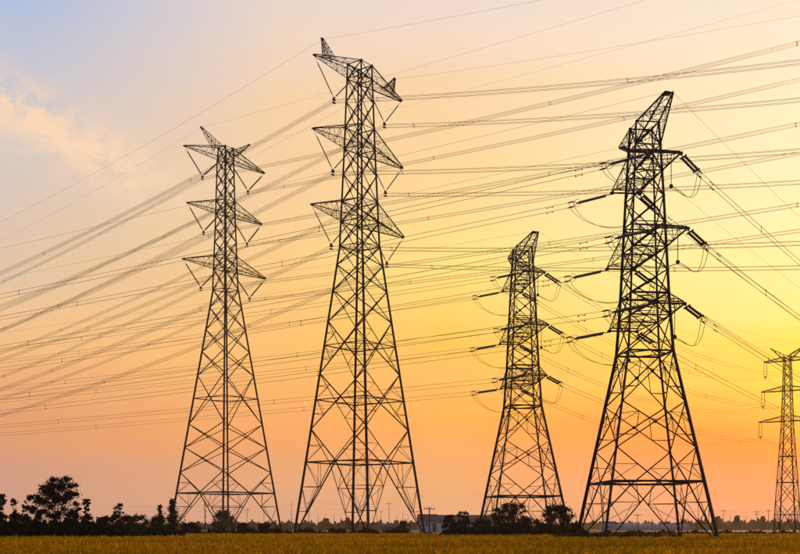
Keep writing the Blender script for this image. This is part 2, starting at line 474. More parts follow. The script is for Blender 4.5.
def crossarm(root, profile, sgn, zb, zt_, tip_u, tip_z, w_, nseg=5, tip_half=0.12, name='crossarm'):
    """tapering lattice arm: two bottom chords, two top chords meeting at the tip, laced on all sides"""
    s0, s1 = half_side(profile, zb), half_side(profile, zt_)
    bA, bB = Vector((sgn * s0, s0, zb)), Vector((sgn * s0, -s0, zb))
    tA, tB = Vector((sgn * s1, s1, zt_)), Vector((sgn * s1, -s1, zt_))
    eA, eB = Vector((sgn * tip_u, tip_half, tip_z)), Vector((sgn * tip_u, -tip_half, tip_z))
    fA, fB = eA + Vector((0, 0, .12)), eB + Vector((0, 0, .12))
    ch = MB()
    for p, q in ((bA, eA), (bB, eB), (tA, fA), (tB, fB)): ch.bar(p, q, w_)
    ch.bar(eA, eB, w_ * 1.1); ch.bar(bA, bB, w_); ch.bar(tA, tB, w_)
    ch.bar(eA, fB, w_ * 1.1); ch.box(min(sgn * tip_u, sgn * (tip_u - .5)), max(sgn * tip_u, sgn * (tip_u - .4)), -tip_half * .5, tip_half * .5, tip_z - .04, tip_z + .12)
    arm = ch.build(name, M['steel'], root)
    lc = MB(); lw = w_ * .38
    lines = [(bA, eA), (tA, fA), (tB, fB), (bB, eB)]
    def P(j, t): a, b = lines[j % 4]; return a.lerp(b, t)
    ts = [1 - (1 - k / nseg) ** 1.0 for k in range(nseg + 1)]
    for k in range(nseg):
        for j in range(4):
            a_, b_ = (j, j + 1) if (k + j) % 2 else (j + 1, j)
            lc.bar(P(a_, ts[k]), P(b_, ts[k + 1]), lw)
            if k: lc.bar(P(j, ts[k]), P(j + 1, ts[k]), lw * .9)
            if j == 3: lc.bar(P(b_, ts[k]), P(a_, ts[k + 1]), lw * .9)
    lc.build('lacing', M['steel'], arm)
    return arm

# insulators -----------------------------------------------------------------
def shed_profile(n, rc, rs):
    pr = [(0, rc * .9), (.02, rc)]
    for k in range(n):
        t0 = .03 + .94 * k / n; t1 = .03 + .94 * (k + 1) / n
        pr += [(t0, rc), (t0 + (t1 - t0) * .25, rs), (t0 + (t1 - t0) * .55, rs * .92), (t0 + (t1 - t0) * .7, rc)]
    return pr + [(.98, rc), (1, rc * .9)]
_ins = {}
def insulator(parent, p0, p1, rs, nshed=16, name='insulator'):
    """ribbed insulator between two points given in the parent's space"""
    p0, p1 = Vector(p0), Vector(p1); d = p1 - p0
    key = (round(d.length, 2), rs, nshed)
    if key not in _ins:
        mb = MB(); mb.lathe((0, 0, 0), (0, 0, d.length), shed_profile(nshed, rs * .48, rs), 8)
        _ins[key] = mb.mesh('insulator', M['glass'])
    o = mobj(name, _ins[key], parent); o.location = p0
    o.rotation_mode = 'QUATERNION'; o.rotation_quaternion = d.to_track_quat('Z', 'Y')
    return o

# wires -----------------------------------------------------------------------
def wire_obj(name, pts, r, parent=None, n=4):
    mb = MB(); mb.tube(pts, r, n); o = mb.build(name, M['wire'], parent, True); return o

def sag_pts(p0, d, length, m, n, upto):
    """points of a sagging span that leaves p0 along horizontal d with slope -m and would land level after length"""
    d = Vector((d[0], d[1], 0)).normalized(); out = []
    for k in range(n + 1):
        t = upto * (k / n) ** 1.15
        out.append(Vector(p0) + d * t + Vector((0, 0, -m * t + m * t * t / length)))
    return out

def span_pts(p0, p1, sag, n=28):
    p0, p1 = Vector(p0), Vector(p1); out = []
    for k in range(n + 1):
        t = k / n; p = p0.lerp(p1, t); p.z -= 4 * sag * t * (1 - t); out.append(p)
    return out

_sp = {}
def spacer_mesh(offs):
    key = tuple((round(o.x, 2), round(o.z, 2)) for o in offs)
    if key not in _sp:
        mb = MB(); k = len(offs)
        for i in range(k):
            if k == 2 and i == 1: break
            mb.rod(offs[i], offs[(i + 1) % k], .022, .022, 5)
        for o in offs: mb.lathe(o + Vector((0, -.09, 0)), o + Vector((0, .09, 0)), [(0, .025), (.3, .055), (.7, .055), (1, .025)], 6)
        _sp[key] = mb.mesh('spacer', M['fitting'])
    return _sp[key]

def bundle(name, paths, offs, r, label, group, spacing=(), cat='power line', damp=()):
    """paths: list of point lists (world) of the bundle's centre line joined end to end"""
    pts = paths
    o = empty(name, pts[0]); tag(o, label, cat, group)
    base = Vector(pts[0])
    d = (Vector(pts[-1]) - Vector(pts[0])); d.z = 0; d.normalize()
    side = Vector((d.y, -d.x, 0))
    for f_ in offs:
        off = side * f_.x + Vector((0, 0, f_.z))
        wire_obj('wire', [Vector(p) - base + off for p in pts], r, o)
    cum = [0.0]
    for k in range(1, len(pts)): cum.append(cum[-1] + (Vector(pts[k]) - Vector(pts[k - 1])).length)
    def point(s):
        k = max(1, min(len(pts) - 1, int(np.searchsorted(cum, s))))
        t = (s - cum[k - 1]) / max(1e-6, cum[k] - cum[k - 1]); return Vector(pts[k - 1]).lerp(Vector(pts[k]), t)
    for s in spacing:
        if s >= cum[-1] or s <= 0: continue
        so = mobj('spacer', spacer_mesh(offs), o); so.location = point(s) - base; so.rotation_euler = (0, 0, math.atan2(d.y, d.x) - math.pi / 2)
    for s in damp:
        for f_ in offs:
            mb = MB(); q = point(s) - base + side * f_.x + Vector((0, 0, f_.z)); e = (point(s + .5) - point(s - .5)).normalized()
            mb.rod(q - e * .28 + Vector((0, 0, -.10)), q + e * .28 + Vector((0, 0, -.10)), .012, .012, 4)
            for k in (-1, 1): mb.lathe(q + e * .20 * k + Vector((0, 0, -.10)), q + e * .36 * k + Vector((0, 0, -.10)), [(0, .02), (.3, .05), (1, .045)], 6)
            mb.rod(q, q + Vector((0, 0, -.10)), .02, .02, 4)
            mb.build('damper', M['fitting'], o)
    return o, cum

QUAD = [Vector((-.24, 0, -.24)), Vector((.24, 0, -.24)), Vector((.24, 0, .24)), Vector((-.24, 0, .24))]
TWIN = [Vector((0, 0, .24)), Vector((0, 0, -.24))]

def world(C, phi, u, v, z):
    return C + Vector((math.cos(phi) * u - math.sin(phi) * v, math.sin(phi) * u + math.cos(phi) * v, z))

# ---- the two tall suspension towers -------------------------------------------------
def suspension_tower(C, phi, profile, arms, horns, panels, rings, leg_w, bw_, label, short, vdrop, ins_r, double, left_m, right_m, Lsp, horn_style):
    root = empty('transmission_tower', C, phi)
    tag(root, label, 'pylon', 'lattice pylons carrying the power lines')
    tower_body(root, profile, leg_w, bw_, panels, rings, plates=leg_w[0] * .62)
    lev = ('top', 'middle', 'lowest')
    for li, (zb, zt_, tip_u) in enumerate(arms):
        for sgn, sd_ in ((1, 'left'), (-1, 'right')):
            crossarm(root, profile, sgn, zb, zt_, tip_u, zb, bw_ * .95, 6, .16)
            # V string
            s0 = half_side(profile, zb)
            ub = (tip_u + s0) / 2 + .15
            pb = Vector((sgn * ub, 0, zb - vdrop))
            w0 = world(C, phi, pb.x, 0, pb.z)
            vo = empty('v_insulator_string', w0, phi)
            tag(vo, f'V-shaped insulator string under the {sd_} end of the {lev[li]} arm, {short}', 'insulator', 'V-shaped insulator strings')
            for end in (Vector((sgn * (tip_u - .1), 0, zb)), Vector((sgn * (s0 + .1), 0, zb - .25))):
                d = end - pb; Ln = d.length; d.normalize()
                a, b = d * .55, d * (Ln - (1.2 if Ln > 4 else .6))
                offs = (-.2, .2) if double else (0,)
                for oy in offs: insulator(vo, a + Vector((0, oy, 0)), b + Vector((0, oy, 0)), ins_r, 18)
                lk = MB(); lk.rod(d * .1, a, .035); lk.rod(b, d * (Ln + .02), .035)
                if double: lk.bar(a + Vector((0, -.25, 0)), a + Vector((0, .25, 0)), .06); lk.bar(b + Vector((0, -.25, 0)), b + Vector((0, .25, 0)), .06)
                lk.build('link', M['fitting'], vo)
            yk = MB(); yk.box(-.30, .30, -.05, .05, -.32, .14); yk.box(-.33, .33, -.16, .16, -.84, -.70); yk.box(-.33, .33, -.16, .16, -.38, -.26); yk.box(-.06, .06, -.03, .03, -.8, -.3)
            yk.build('clamp', M['fitting'], vo)
            # conductor bundle through the clamp
            cz = w0 + Vector((0, 0, -.52))
            V = Vector((-math.sin(phi), math.cos(phi), 0))
            lf = sag_pts(cz, -V, Lsp[0], left_m * (1 + .03 * li), 34, Lsp[0] * .62)
            rt = sag_pts(cz, V, Lsp[1], right_m * (1 - .06 * li), 34, 150 if C.y < 200 else 210)
            pts = lf[::-1] + rt[1:]
            L0 = sum((lf[k + 1] - lf[k]).length for k in range(len(lf) - 1))
            sp0 = random.uniform(14, 30)
            bundle('conductor_bundle', pts, QUAD, .026, f'four-wire conductor bundle at the {sd_} end of the {lev[li]} arm, {short}',
                   'conductor bundles of the tall pylons', [L0 - 230 + sp0 + 44 * k for k in range(10)])
    # earth-wire horns
    for sgn, sd_ in ((1, 'left'), (-1, 'right')):
        u0, z0, u1, z1, ut, zt2 = horn_style
        s = half_side(profile, profile[-1][0])
        hm = MB(); lw = bw_ * .85
        f = lambda u: max(.14, s * (1 - (u - s) / (arms[0][2] - s)))
        base = [Vector((sgn * u0, f(u0) * .9, z0)), Vector((sgn * u0, -f(u0) * .9, z0)), Vector((sgn * u1, -f(u1) * .9, z1)), Vector((sgn * u1, f(u1) * .9, z1))]
        tip = Vector((sgn * ut, 0, zt2))
        tips = [tip + Vector((-.12 * sgn, .12, .0)), tip + Vector((-.12 * sgn, -.12, .0)), tip + Vector((.12 * sgn, -.12, -.15)), tip + Vector((.12 * sgn, .12, -.15))]
        for p, q in zip(base, tips): hm.bar(p, q, lw)
        hm.box(min(tip.x - .3, tip.x + .3), max(tip.x - .3, tip.x + .3), -.12, .12, tip.z - .12, tip.z + .12)
        ho = hm.build('earth_wire_horn', M['steel'], root)
        lc = MB(); ns_ = 5
        for k in range(ns_):
            for j in range(4):
                a0, a1 = base[j].lerp(tips[j], k / ns_), base[j].lerp(tips[j], (k + 1) / ns_)
                b0, b1 = base[(j + 1) % 4].lerp(tips[(j + 1) % 4], k / ns_), base[(j + 1) % 4].lerp(tips[(j + 1) % 4], (k + 1) / ns_)
                lc.bar(a0, b1, lw * .5); lc.bar(b0, a1, lw * .45); lc.bar(a1, b1, lw * .45)
        lc.build('lacing', M['steel'], ho)
        wp = world(C, phi, tip.x, 0, tip.z - .1); V = Vector((-math.sin(phi), math.cos(phi), 0))
        lf = sag_pts(wp, -V, Lsp[0], left_m * 1.02, 30, Lsp[0] * .62); rt = sag_pts(wp, V, Lsp[1], right_m * .68, 30, 150 if C.y < 200 else 210)
        wo_ = wire_obj('earth_wire', lf[::-1] + rt[1:], .013)
        tag(wo_, f'thin earth wire strung over the {sd_} horn on top of the {short}', 'power line', 'thin earth wires of the tall pylons')
    return root

profB = [(0, 7.95), (12.9, 6.5), (32.5, 4.30), (49.5, 2.42), (53.7, 2.28), (66.1, 1.86), (78.1, 1.54), (80.6, 1.46)]
suspension_tower(B_C, B_PHI, profB, [(78.1, 80.6, 12.15), (66.1, 69.7, 12.4), (53.7, 57.1, 12.8)], None,
    [(80.6, 78.1, 'x'), (78.1, 74.1, 'x'), (74.1, 69.9, 'x'), (69.9, 66.1, 'x'), (66.1, 61.7, 'x'), (61.7, 57.1, 'x'), (57.1, 53.7, 'x'), (53.7, 49.5, 'x'),
     (49.5, 46.3, 'x'), (46.3, 41.9, 'x'), (41.9, 36.6, 'x'), (36.6, 27.7, 'kx'), (27.7, 18.2, 'kx'), (18.2, 0, 'foot', 12.6)],
    [(80.6, .13, False), (78.1, .13, True), (69.7, .13, False), (66.1, .13, True), (57.1, .13, False), (53.7, .14, True), (49.5, .14, True),
     (32.5, .15, True), (23.2, .16, True), (12.6, .19, True)],
    (.43, .28), .15, 'tallest lattice pylon with wide tapering arms, left of centre in the field', 'tallest pylon', 5.4, .115, False,
    .215, .195, (470, 430), (6.9, 78.75, 9.5, 78.45, 10.0, 81.5))

profA = [(0, 9.28), (9.7, 8.07), (47.4, 3.34), (57.5, 2.08), (63.4, 1.92), (72.9, 1.65), (88.1, 1.35), (91.0, 1.2)]
suspension_tower(A_C, A_PHI, profA, [(88.1, 91.0, 12.7), (75.4, 78.4, 11.8), (62.4, 65.4, 13.1)], None,
    [(91.0, 88.1, 'x'), (88.1, 84.8, 'x'), (84.8, 81.6, 'x'), (81.6, 78.4, 'x'), (78.4, 75.4, 'x'), (75.4, 72.1, 'x'), (72.1, 68.8, 'x'), (68.8, 65.4, 'x'), (65.4, 62.4, 'x'),
     (62.4, 57.5, 'x'), (57.5, 53.3, 'x'), (53.3, 48.1, 'x'), (48.1, 42.9, 'x'), (42.9, 37.3, 'x'), (37.3, 25.8, 'x'), (25.8, 20.3, 'x'), (20.3, 14.5, 'x'), (14.5, 0, 'foot', 9.6)],
    [(91, .14, False), (88.1, .16, True), (78.4, .14, False), (75.4, .16, True), (65.4, .14, False), (62.4, .16, True), (57.5, .16, True), (31.9, .17, True), (9.6, .24, True)],
    (.46, .34), .165, 'slender lattice pylon with V strings on the left, right of the big roadside tree', 'left slender pylon', 5.5, .19, False,
    .180, .068, (480, 420), (1.4, 90.6, 2.9, 89.6, 7.55, 93.8))

# ---- strain towers -------------------------------------------------------------------
profD = [(0, 4.92), (5.46, 3.97), (16.8, 1.96), (21.5, 1.68), (30.3, 1.32), (34.9, 1.10), (36.9, 0.98)]
def rect_arm(root, profile, sgn, zb, zt_, tip_u, w_, half, nseg=3):
    s0, s1 = half_side(profile, zb), half_side(profile, zt_)
    bA, bB = Vector((sgn * s0, s0, zb)), Vector((sgn * s0, -s0, zb)); tA, tB = Vector((sgn * s1, s1, zt_)), Vector((sgn * s1, -s1, zt_))
    eA, eB = Vector((sgn * tip_u, half, zb)), Vector((sgn * tip_u, -half, zb))
    fA, fB = eA + Vector((-.25 * sgn, 0, .22)), eB + Vector((-.25 * sgn, 0, .22))
    ch = MB()
    for p, q in ((bA, eA), (bB, eB), (tA, fA), (tB, fB)): ch.bar(p, q, w_)
    ch.bar(eA + Vector((0, .15, 0)), eB - Vector((0, .15, 0)), w_ * 1.35); ch.bar(fA, fB, w_)
    ch.bar(eA, fA, w_); ch.bar(eB, fB, w_); ch.bar(bA, bB, w_); ch.bar(tA, tB, w_)
    for e in (eA, eB): ch.box(e.x - .14, e.x + .14, e.y - .16, e.y + .16, e.z - .12, e.z + .10)
    arm = ch.build('crossarm', M['steel'], root)
    lc = MB(); lw = w_ * .42
    lines = [(bA, eA), (tA, fA), (tB, fB), (bB, eB)]
    def P(j, t): a, b = lines[j % 4]; return a.lerp(b, t)
    for k in range(nseg):
        a, b = k / nseg, (k + 1) / nseg
        for j in range(4):
            p_, q_ = (j, j + 1) if (k + j) % 2 else (j + 1, j)
            lc.bar(P(p_, a), P(q_, b), lw)
            if k: lc.bar(P(j, a), P(j + 1, a), lw)
    lc.build('lacing', M['steel'], arm)

STR_L = 2.85
def strain_set(C, phi, A, d, m, side_txt, place, short, link):
    """double strain insulator string: returns the clamp point (world). A: attachment in tower space; d: horizontal direction in world"""
    a = world(C, phi, *A); d = Vector((d[0], d[1], 0)).normalized(); t = Vector((d.x, d.y, -m - .045)).normalized()
    side = Vector((d.y, -d.x, 0))
    o = empty('strain_insulator_string', a)
    tag(o, f'dark strain insulator pulling {side_txt} from the {place} arm of {short}', 'insulator', 'strain insulator strings')
    p1 = t * link; p2 = t * (link + STR_L); p3 = t * (link + STR_L + .55)
    for k in (-1, 1): insulator(o, p1 + side * .115 * k + Vector((0, 0, .08 * k)), p2 + side * .115 * k + Vector((0, 0, .08 * k)), .118, 15)
    lk = MB(); lk.rod((0, 0, 0), p1 - t * .12, .045); lk.bar(p1 - side * .3 - Vector((0, 0, .14)), p1 + side * .3 + Vector((0, 0, .14)), .10)
    lk.build('link', M['fitting'], o)
    yk = MB(); yk.bar(p2 - side * .3 - Vector((0, 0, .14)), p2 + side * .3 + Vector((0, 0, .14)), .10)
    for f_ in TWIN: yk.rod(p2, p3 + f_, .03); yk.lathe(p3 + f_ - t * .1, p3 + f_ + t * .55, [(0, .04), (.2, .075), (.8, .06), (1, .03)], 6)
    # racket-shaped grading ring round the live end
    rp = []
    for k in range(13):
        th = 2 * math.pi * k / 12; rp.append(p2 + t * (.12 + .34 * math.cos(th)) + Vector((0, 0, .36 * math.sin(th))))
    yk.tube(rp, .022, 4)
    yk.build('yoke', M['fitting'], o)
    return a + p3 + t * .5, t

def strain_tower(C, phi, label, short, dl, ml, dr, mr, near, right_targets=None, lenL=330, lenR=330, upL=150, upR=110):
    root = empty('transmission_tower', C, phi); tag(root, label, 'pylon', 'lattice pylons carrying the power lines')
    tower_body(root, profD, (.25, .15), .10,
        [(36.9, 34.9, 'x'), (34.9, 32.6, 'x'), (32.6, 30.4, 'x'), (30.4, 28.1, 'x'), (28.1, 25.9, 'x'), (25.9, 23.9, 'x'), (23.9, 21.9, 'x'), (21.9, 19.9, 'x'), (19.9, 16.8, 'x'),
         (16.8, 12.3, 'x1'), (12.3, 8.3, 'x1'), (8.3, 0, 'foot', 5.4)],
        [(36.9, .09, False), (34.9, .09, True), (32.6, .10, True), (28.1, .09, False), (25.9, .10, True), (21.9, .09, False), (19.9, .10, True), (16.8, .14, True), (5.4, .15, True)], plates=.17)
    # earth-wire arms: wide triangular trusses on both sides of the head
    for sgn in (1, -1):
        crossarm(root, profD, sgn, 34.9, 36.9, 6.7, 37.15, .11, 4, .33, 'earth_wire_arm')
    lev = ('top', 'middle', 'lowest')
    half = 1.32
    for li, (zb, zt_, un_, uf) in enumerate([(32.6, 34.4, 5.65, 5.65), (25.9, 27.8, 7.3, 7.3), (19.9, 21.8, 6.55, 6.55)]):
        for sgn, uu, nm in ((1, un_, 'near'), (-1, uf, 'far')):
            rect_arm(root, profD, sgn, zb, zt_, uu, .11, half, 3)
            place = f'{lev[li]} {nm}'
            cl_, tl = strain_set(C, phi, (sgn * uu, -half, zb - .1), dl, ml, 'left', place, short, .55)
            cr_, tr_ = strain_set(C, phi, (sgn * uu, half, zb - .1), dr, mr, 'right', place, short, .55)
            ptsl = sag_pts(cl_, dl, lenL, ml, 30, upL)
            bundle('conductor_bundle', ptsl, TWIN, .022, f'twin-wire conductor running left from the {place} arm of the {short}', 'twin conductors of the strain pylons',
                   [26 + 42 * k + 9 * random.random() for k in range(4)], damp=(1.9,) if near else ())
            if right_targets: ptsr = span_pts(cr_, right_targets[li * 2 + (0 if sgn > 0 else 1)], 3.4)
            else: ptsr = sag_pts(cr_, dr, lenR, mr, 26, upR)
            bundle('conductor_bundle', ptsr, TWIN, .022, f'twin-wire conductor running right from the {place} arm of the {short}', 'twin conductors of the strain pylons',
                   [9.5 + 40 * k + 9 * random.random() for k in range(4)], damp=(2.4,) if near else ())
            # jumper: hung from a weighted rod under the arm tip, looping to both clamps
            rt_top = world(C, phi, sgn * (uu - .1), .55, zb - .05); rod_b = rt_top + Vector((0, 0, -2.75))
            jr = empty('jumper_string', rt_top); tag(jr, f'thin weighted jumper rod hanging under the {place} arm of the {short}', 'insulator', 'jumper support rods')
            insulator(jr, (0, 0, -.3), (0, 0, -2.5), .045, 22)
            lk = MB(); lk.rod((0, 0, 0), (0, 0, -.3), .03); lk.build('link', M['fitting'], jr); jm = MB(); jm.lathe((0, 0, -2.5), (0, 0, -2.85), [(0, .04), (.3, .16), (.8, .17), (1, .08)], 8); jm.build('weight', M['fitting'], jr)
            jo = empty('jumper_loop', cl_); tag(jo, f'slack twin jumper loop under the {place} arm of the {short}', 'power line', 'jumper loops of the strain pylons')
            for f_ in (-.22, .22):
                off = Vector((f_ * .95, f_ * .2, f_ * .25 + .08))
                e0, e1 = cl_ - tl * .35 + off, cr_ - tr_ * .35 + off; mid = rod_b + Vector((0, f_, -.06))
                pts = []
                def bez(p0, p1, p2, p3, n): 
                    return [p0 * (1 - t) ** 3 + p1 * 3 * t * (1 - t) ** 2 + p2 * 3 * t * t * (1 - t) + p3 * t ** 3 for t in [k / n for k in range(n + 1)]]
                V = Vector((-math.sin(phi), math.cos(phi), 0))
                pts += bez(e0, e0 + Vector((0, 0, -1.5)) + tl * -.3, mid - V * 2.6 + Vector((0, 0, -1.1)), mid, 14)
                pts += bez(mid, mid + V * 1.2 + Vector((0, 0, -.25)), e1 + Vector((0, 0, -4.0)) + tr_ * -1.2, e1, 16)[1:]
                wire_obj('wire', [p - cl_ for p in pts], .026, jo)
    for sgn, nm in ((1, 'near'), (-1, 'far')):
        wl = world(C, phi, sgn * 6.7, -.33, 37.2); wr = world(C, phi, sgn * 6.7, .33, 37.2)
        tag(wire_obj('earth_wire', sag_pts(wl, dl, lenL, ml * .6, 26, upL), .011), f'thin earth wire running left from the {nm} head arm of the {short}', 'power line', 'thin earth wires of the strain pylons')
        pr = span_pts(wr, right_targets[6 + (0 if sgn > 0 else 1)], 2.4) if right_targets else sag_pts(wr, dr, lenR, mr, 24, upR)
        tag(wire_obj('earth_wire', pr, .011), f'thin earth wire running right from the {nm} head arm of the {short}', 'power line', 'thin earth wires of the strain pylons')
    return root

strain_tower(D_C, D_PHI, 'big dark strain pylon with braced splayed legs, nearest the camera on the right', 'nearest right-hand pylon',
             (-.84, .54), .035, (.605, .797), .10, True)

# ---- far suspension tower at the right edge ---------------------------------------------
profE = [(0, 2.25), (6, 1.95), (22, 1.05), (30, .82), (37.5, .62)]
E_ARMS = [(36.6, 37.5, 4.9), (30.3, 31.3, 5.4), (23.9, 25.0, 6.0)]
rootE = empty('transmission_tower', E_C, E_PHI)
tag(rootE, 'distant narrow pylon with a Y-shaped head and flat arms at the right edge', 'pylon', 'lattice pylons carrying the power lines')
zsE = [37.5, 36.6, 34.5, 32.4, 30.3, 28.2, 26.0, 23.9, 21.8]
pE = [(zsE[k], zsE[k + 1], 'x') for k in range(len(zsE) - 1)] + [(21.8, 18.6, 'x'), (18.6, 15.0, 'x'), (15.0, 11.0, 'x'), (11.0, 6.5, 'x'), (6.5, 0, 'foot', 4.2)]
tower_body(rootE, profE, (.22, .15), .10, pE, [(36.6, .1, False), (30.3, .1, False), (23.9, .1, False), (16.5, .12, True), (11.0, .12, True), (4.2, .12, True)], plates=.14)
e_targets = []; e_next = []
dE = Vector((-math.sin(E_PHI), math.cos(E_PHI), 0))
for li, (zb, zt_, uu) in enumerate(E_ARMS):
    for sgn, nm in ((1, 'right'), (-1, 'left')):
        crossarm(rootE, profE, sgn, zb, zt_, uu, zb, .12, 4, .18)
        p = world(E_C, E_PHI, sgn * uu, 0, zb)
        so = empty('suspension_string', p, E_PHI)
        tag(so, f'hanging insulator pair, {nm} end of the {("top", "middle", "lowest")[li]} arm, far right-edge pylon', 'insulator', 'hanging insulator pairs')
        for o_ in (-.3, .3): insulator(so, (sgn * o_ - sgn * .3, 0, -.1), (sgn * o_ - sgn * .3, 0, -2.9), .075, 20)
        yk = MB(); yk.box(-.35 - sgn * .3, .35 - sgn * .3, -.05, .05, -3.05, -2.9); yk.box(-.05 - sgn * .3, .05 - sgn * .3, -.16, .16, -3.5, -3.05); yk.build('clamp', M['fitting'], so)
        q = world(E_C, E_PHI, sgn * (uu - .3), 0, zb - 3.35)
        e_targets.append(q)
        bundle('conductor_bundle', sag_pts(q, dE, 260, .06, 18, 130), TWIN, .022,
               f'twin-wire conductor leaving the {nm} end of the {("top", "middle", "lowest")[li]} arm, far right-edge pylon', 'twin conductors beyond the far pylon')
for sgn, nm in ((1, 'right'), (-1, 'left')):
    hm = MB(); tip = Vector((sgn * 3.6, 0, 39.6))
    for b_ in ((sgn * .62, .62, 36.7), (sgn * .62, -.62, 36.7), (-sgn * .1, .45, 37.5), (-sgn * .1, -.45, 37.5)): hm.bar(b_, tip, .12)
    for k in range(4):
        t0, t1 = k / 4, (k + 1) / 4
        a, b = Vector((sgn * .62, .62, 36.7)), Vector((-sgn * .1, -.45, 37.5)); c, d = Vector((sgn * .62, -.62, 36.7)), Vector((-sgn * .1, .45, 37.5))
        hm.bar(a.lerp(tip, t0), d.lerp(tip, t1), .06); hm.bar(c.lerp(tip, t0), b.lerp(tip, t1), .06); hm.bar(a.lerp(tip, t1), c.lerp(tip, t1), .05)
    hm.build('earth_wire_horn', M['steel'], rootE)
    p = world(E_C, E_PHI, sgn * 3.6, 0, 39.6); e_targets.append(p)
    tag(wire_obj('earth_wire', sag_pts(p, dE, 260, .045, 14, 130), .011), f'thin earth wire leaving the {nm} horn of the far right-edge pylon', 'power line', 'thin earth wires beyond the far pylon')

strain_tower(C_C, C_PHI, 'smaller strain pylon rising out of bushes, second from the right of the four large ones', 'pylon among the bushes',
             (-.86, .51), .022, tuple((E_C - C_C).normalized()[:2]), .09, False, e_targets, upL=190)

# ------------------------------------------------------------------ vegetation
def leaves(centers, radii, n, size, tint, var=.35, zmin=0.0, squash=.7, shell=.5):
    """leaf quads scattered through ellipsoid clumps"""
    c = np.array(centers, float); r = np.array(radii, float)
    wts = (r[:, 0] * r[:, 1] * r[:, 2]) ** .67; wts /= wts.sum()
    idx = rng.choice(len(c), n, p=wts)
    d = rng.normal(0, 1, (n, 3)); d /= np.linalg.norm(d, axis=1, keepdims=True)
    rad = np.abs(rng.normal(0, .60, n)) * (1 + .35 * np.sin(d[:, 0] * 5 + c[idx, 2] * 9) * np.sin(d[:, 2] * 6 + c[idx, 0] * 7))
    p = c[idx] + d * r[idx] * rad[:, None]
    p[:, 2] = np.maximum(p[:, 2], zmin + rng.uniform(0, .3, n))
    a = rng.normal(0, 1, (n, 3)); a /= np.linalg.norm(a, axis=1, keepdims=True)
    b = rng.normal(0, 1, (n, 3)); b -= a * (a * b).sum(1, keepdims=True); b /= np.linalg.norm(b, axis=1, keepdims=True)
    s = size * rng.uniform(.5, 1.4, (n, 1))
    v = np.stack([p - a * s, p - b * s * .5, p + a * s, p + b * s * .5], 1).reshape(-1, 3)
    clump = rng.uniform(.6, 1.35, (len(c), 1))[idx]
    t = np.array(tint)[None] * clump * rng.uniform(1 - var, 1 + var, (n, 1)) * np.array([1, 1, 1])[None]
    t[:, 0] *= rng.uniform(.85, 1.35, n)
    return v, np.clip(t, .002, .5)

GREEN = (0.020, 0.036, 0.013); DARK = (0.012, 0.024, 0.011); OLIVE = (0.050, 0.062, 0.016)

def tree(name, loc, h, crown, trunk_h, n, size, tint, label, group, cat='tree', lean=.05, limbs=6, tr=.14):
    """crown: list of (dx, dy, z, rx, ry, rz) clumps around the base"""
    o = empty(name, loc); tag(o, label, cat, group)
    tm = MB(); topz = trunk_h
    pts = [Vector((0, 0, -.1)), Vector((lean * .4, .02, topz * .5)), Vector((lean, .0, topz)), Vector((lean * 1.6, .05, topz + (h - topz) * .55))]
    tm.tube(pts, [tr, tr * .8, tr * .62, tr * .25], 7)
    order = sorted(crown, key=lambda c: -c[3])[:limbs + 4]
    for c in order:
        st = pts[1].lerp(pts[2], random.uniform(.25, 1.0)); en = Vector((c[0], c[1], c[2]))
        mid = st.lerp(en, .55) + Vector((random.uniform(-.15, .15), random.uniform(-.15, .15), -.1 * (en - st).length))
        tm.tube([st, mid, en], [tr * .42, tr * .26, tr * .08], 5)
        for _ in range(4):
            e2 = en + Vector((random.uniform(-1, 1) * c[3], random.uniform(-1, 1) * c[4], random.uniform(-.2, 1) * c[5]))
            tm.tube([mid, mid.lerp(e2, .6), e2], [tr * .16, tr * .1, tr * .04], 4)
    tm.build('trunk', M['bark'], o, True)
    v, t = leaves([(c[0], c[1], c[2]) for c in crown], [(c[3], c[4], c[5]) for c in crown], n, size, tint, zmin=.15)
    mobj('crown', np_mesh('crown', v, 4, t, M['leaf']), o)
    return o

def random_crown(w_, h0, h1, k, rmin, rmax, top_bias=1.0):
    cr = []
    for _ in range(k):
        t = random.random() ** top_bias
        z = h0 + (h1 - h0) * t
        env = math.sin(math.pi * min(.97, max(.12, .12 + .82 * (z - h0) / (h1 - h0)))) ** .6
        r = random.uniform(rmin, rmax); a = random.uniform(0, 2 * math.pi); rad = w_ * env * math.sqrt(random.random())
        cr.append((math.cos(a) * rad, math.sin(a) * rad * .8, min(z, h1 - r * .7), r, r, r * .75))
    return cr

def px_tree(name, px0, px1, ytop, depth, label, group, k=14, n=1500, size=.17, tint=GREEN, h0f=.35, rf=.34, cat='tree', top_bias=1.0, tr=.12):
    w_ = (px1 - px0) / F * depth / 2; h = zat(ytop, depth)
    k, rf, n, size = int(k * 2.3), rf * .72, int(n * 1.9), size * .74 * max(1.0, depth / 140) ** .8
    cr = random_crown(w_ * .78, h * h0f, h, k, w_ * rf * .6, w_ * rf, top_bias)
    return tree(name, at((px0 + px1) / 2, depth), h, cr, h * max(.22, h0f * .8), n, size, tint, label, group, cat, tr=tr)

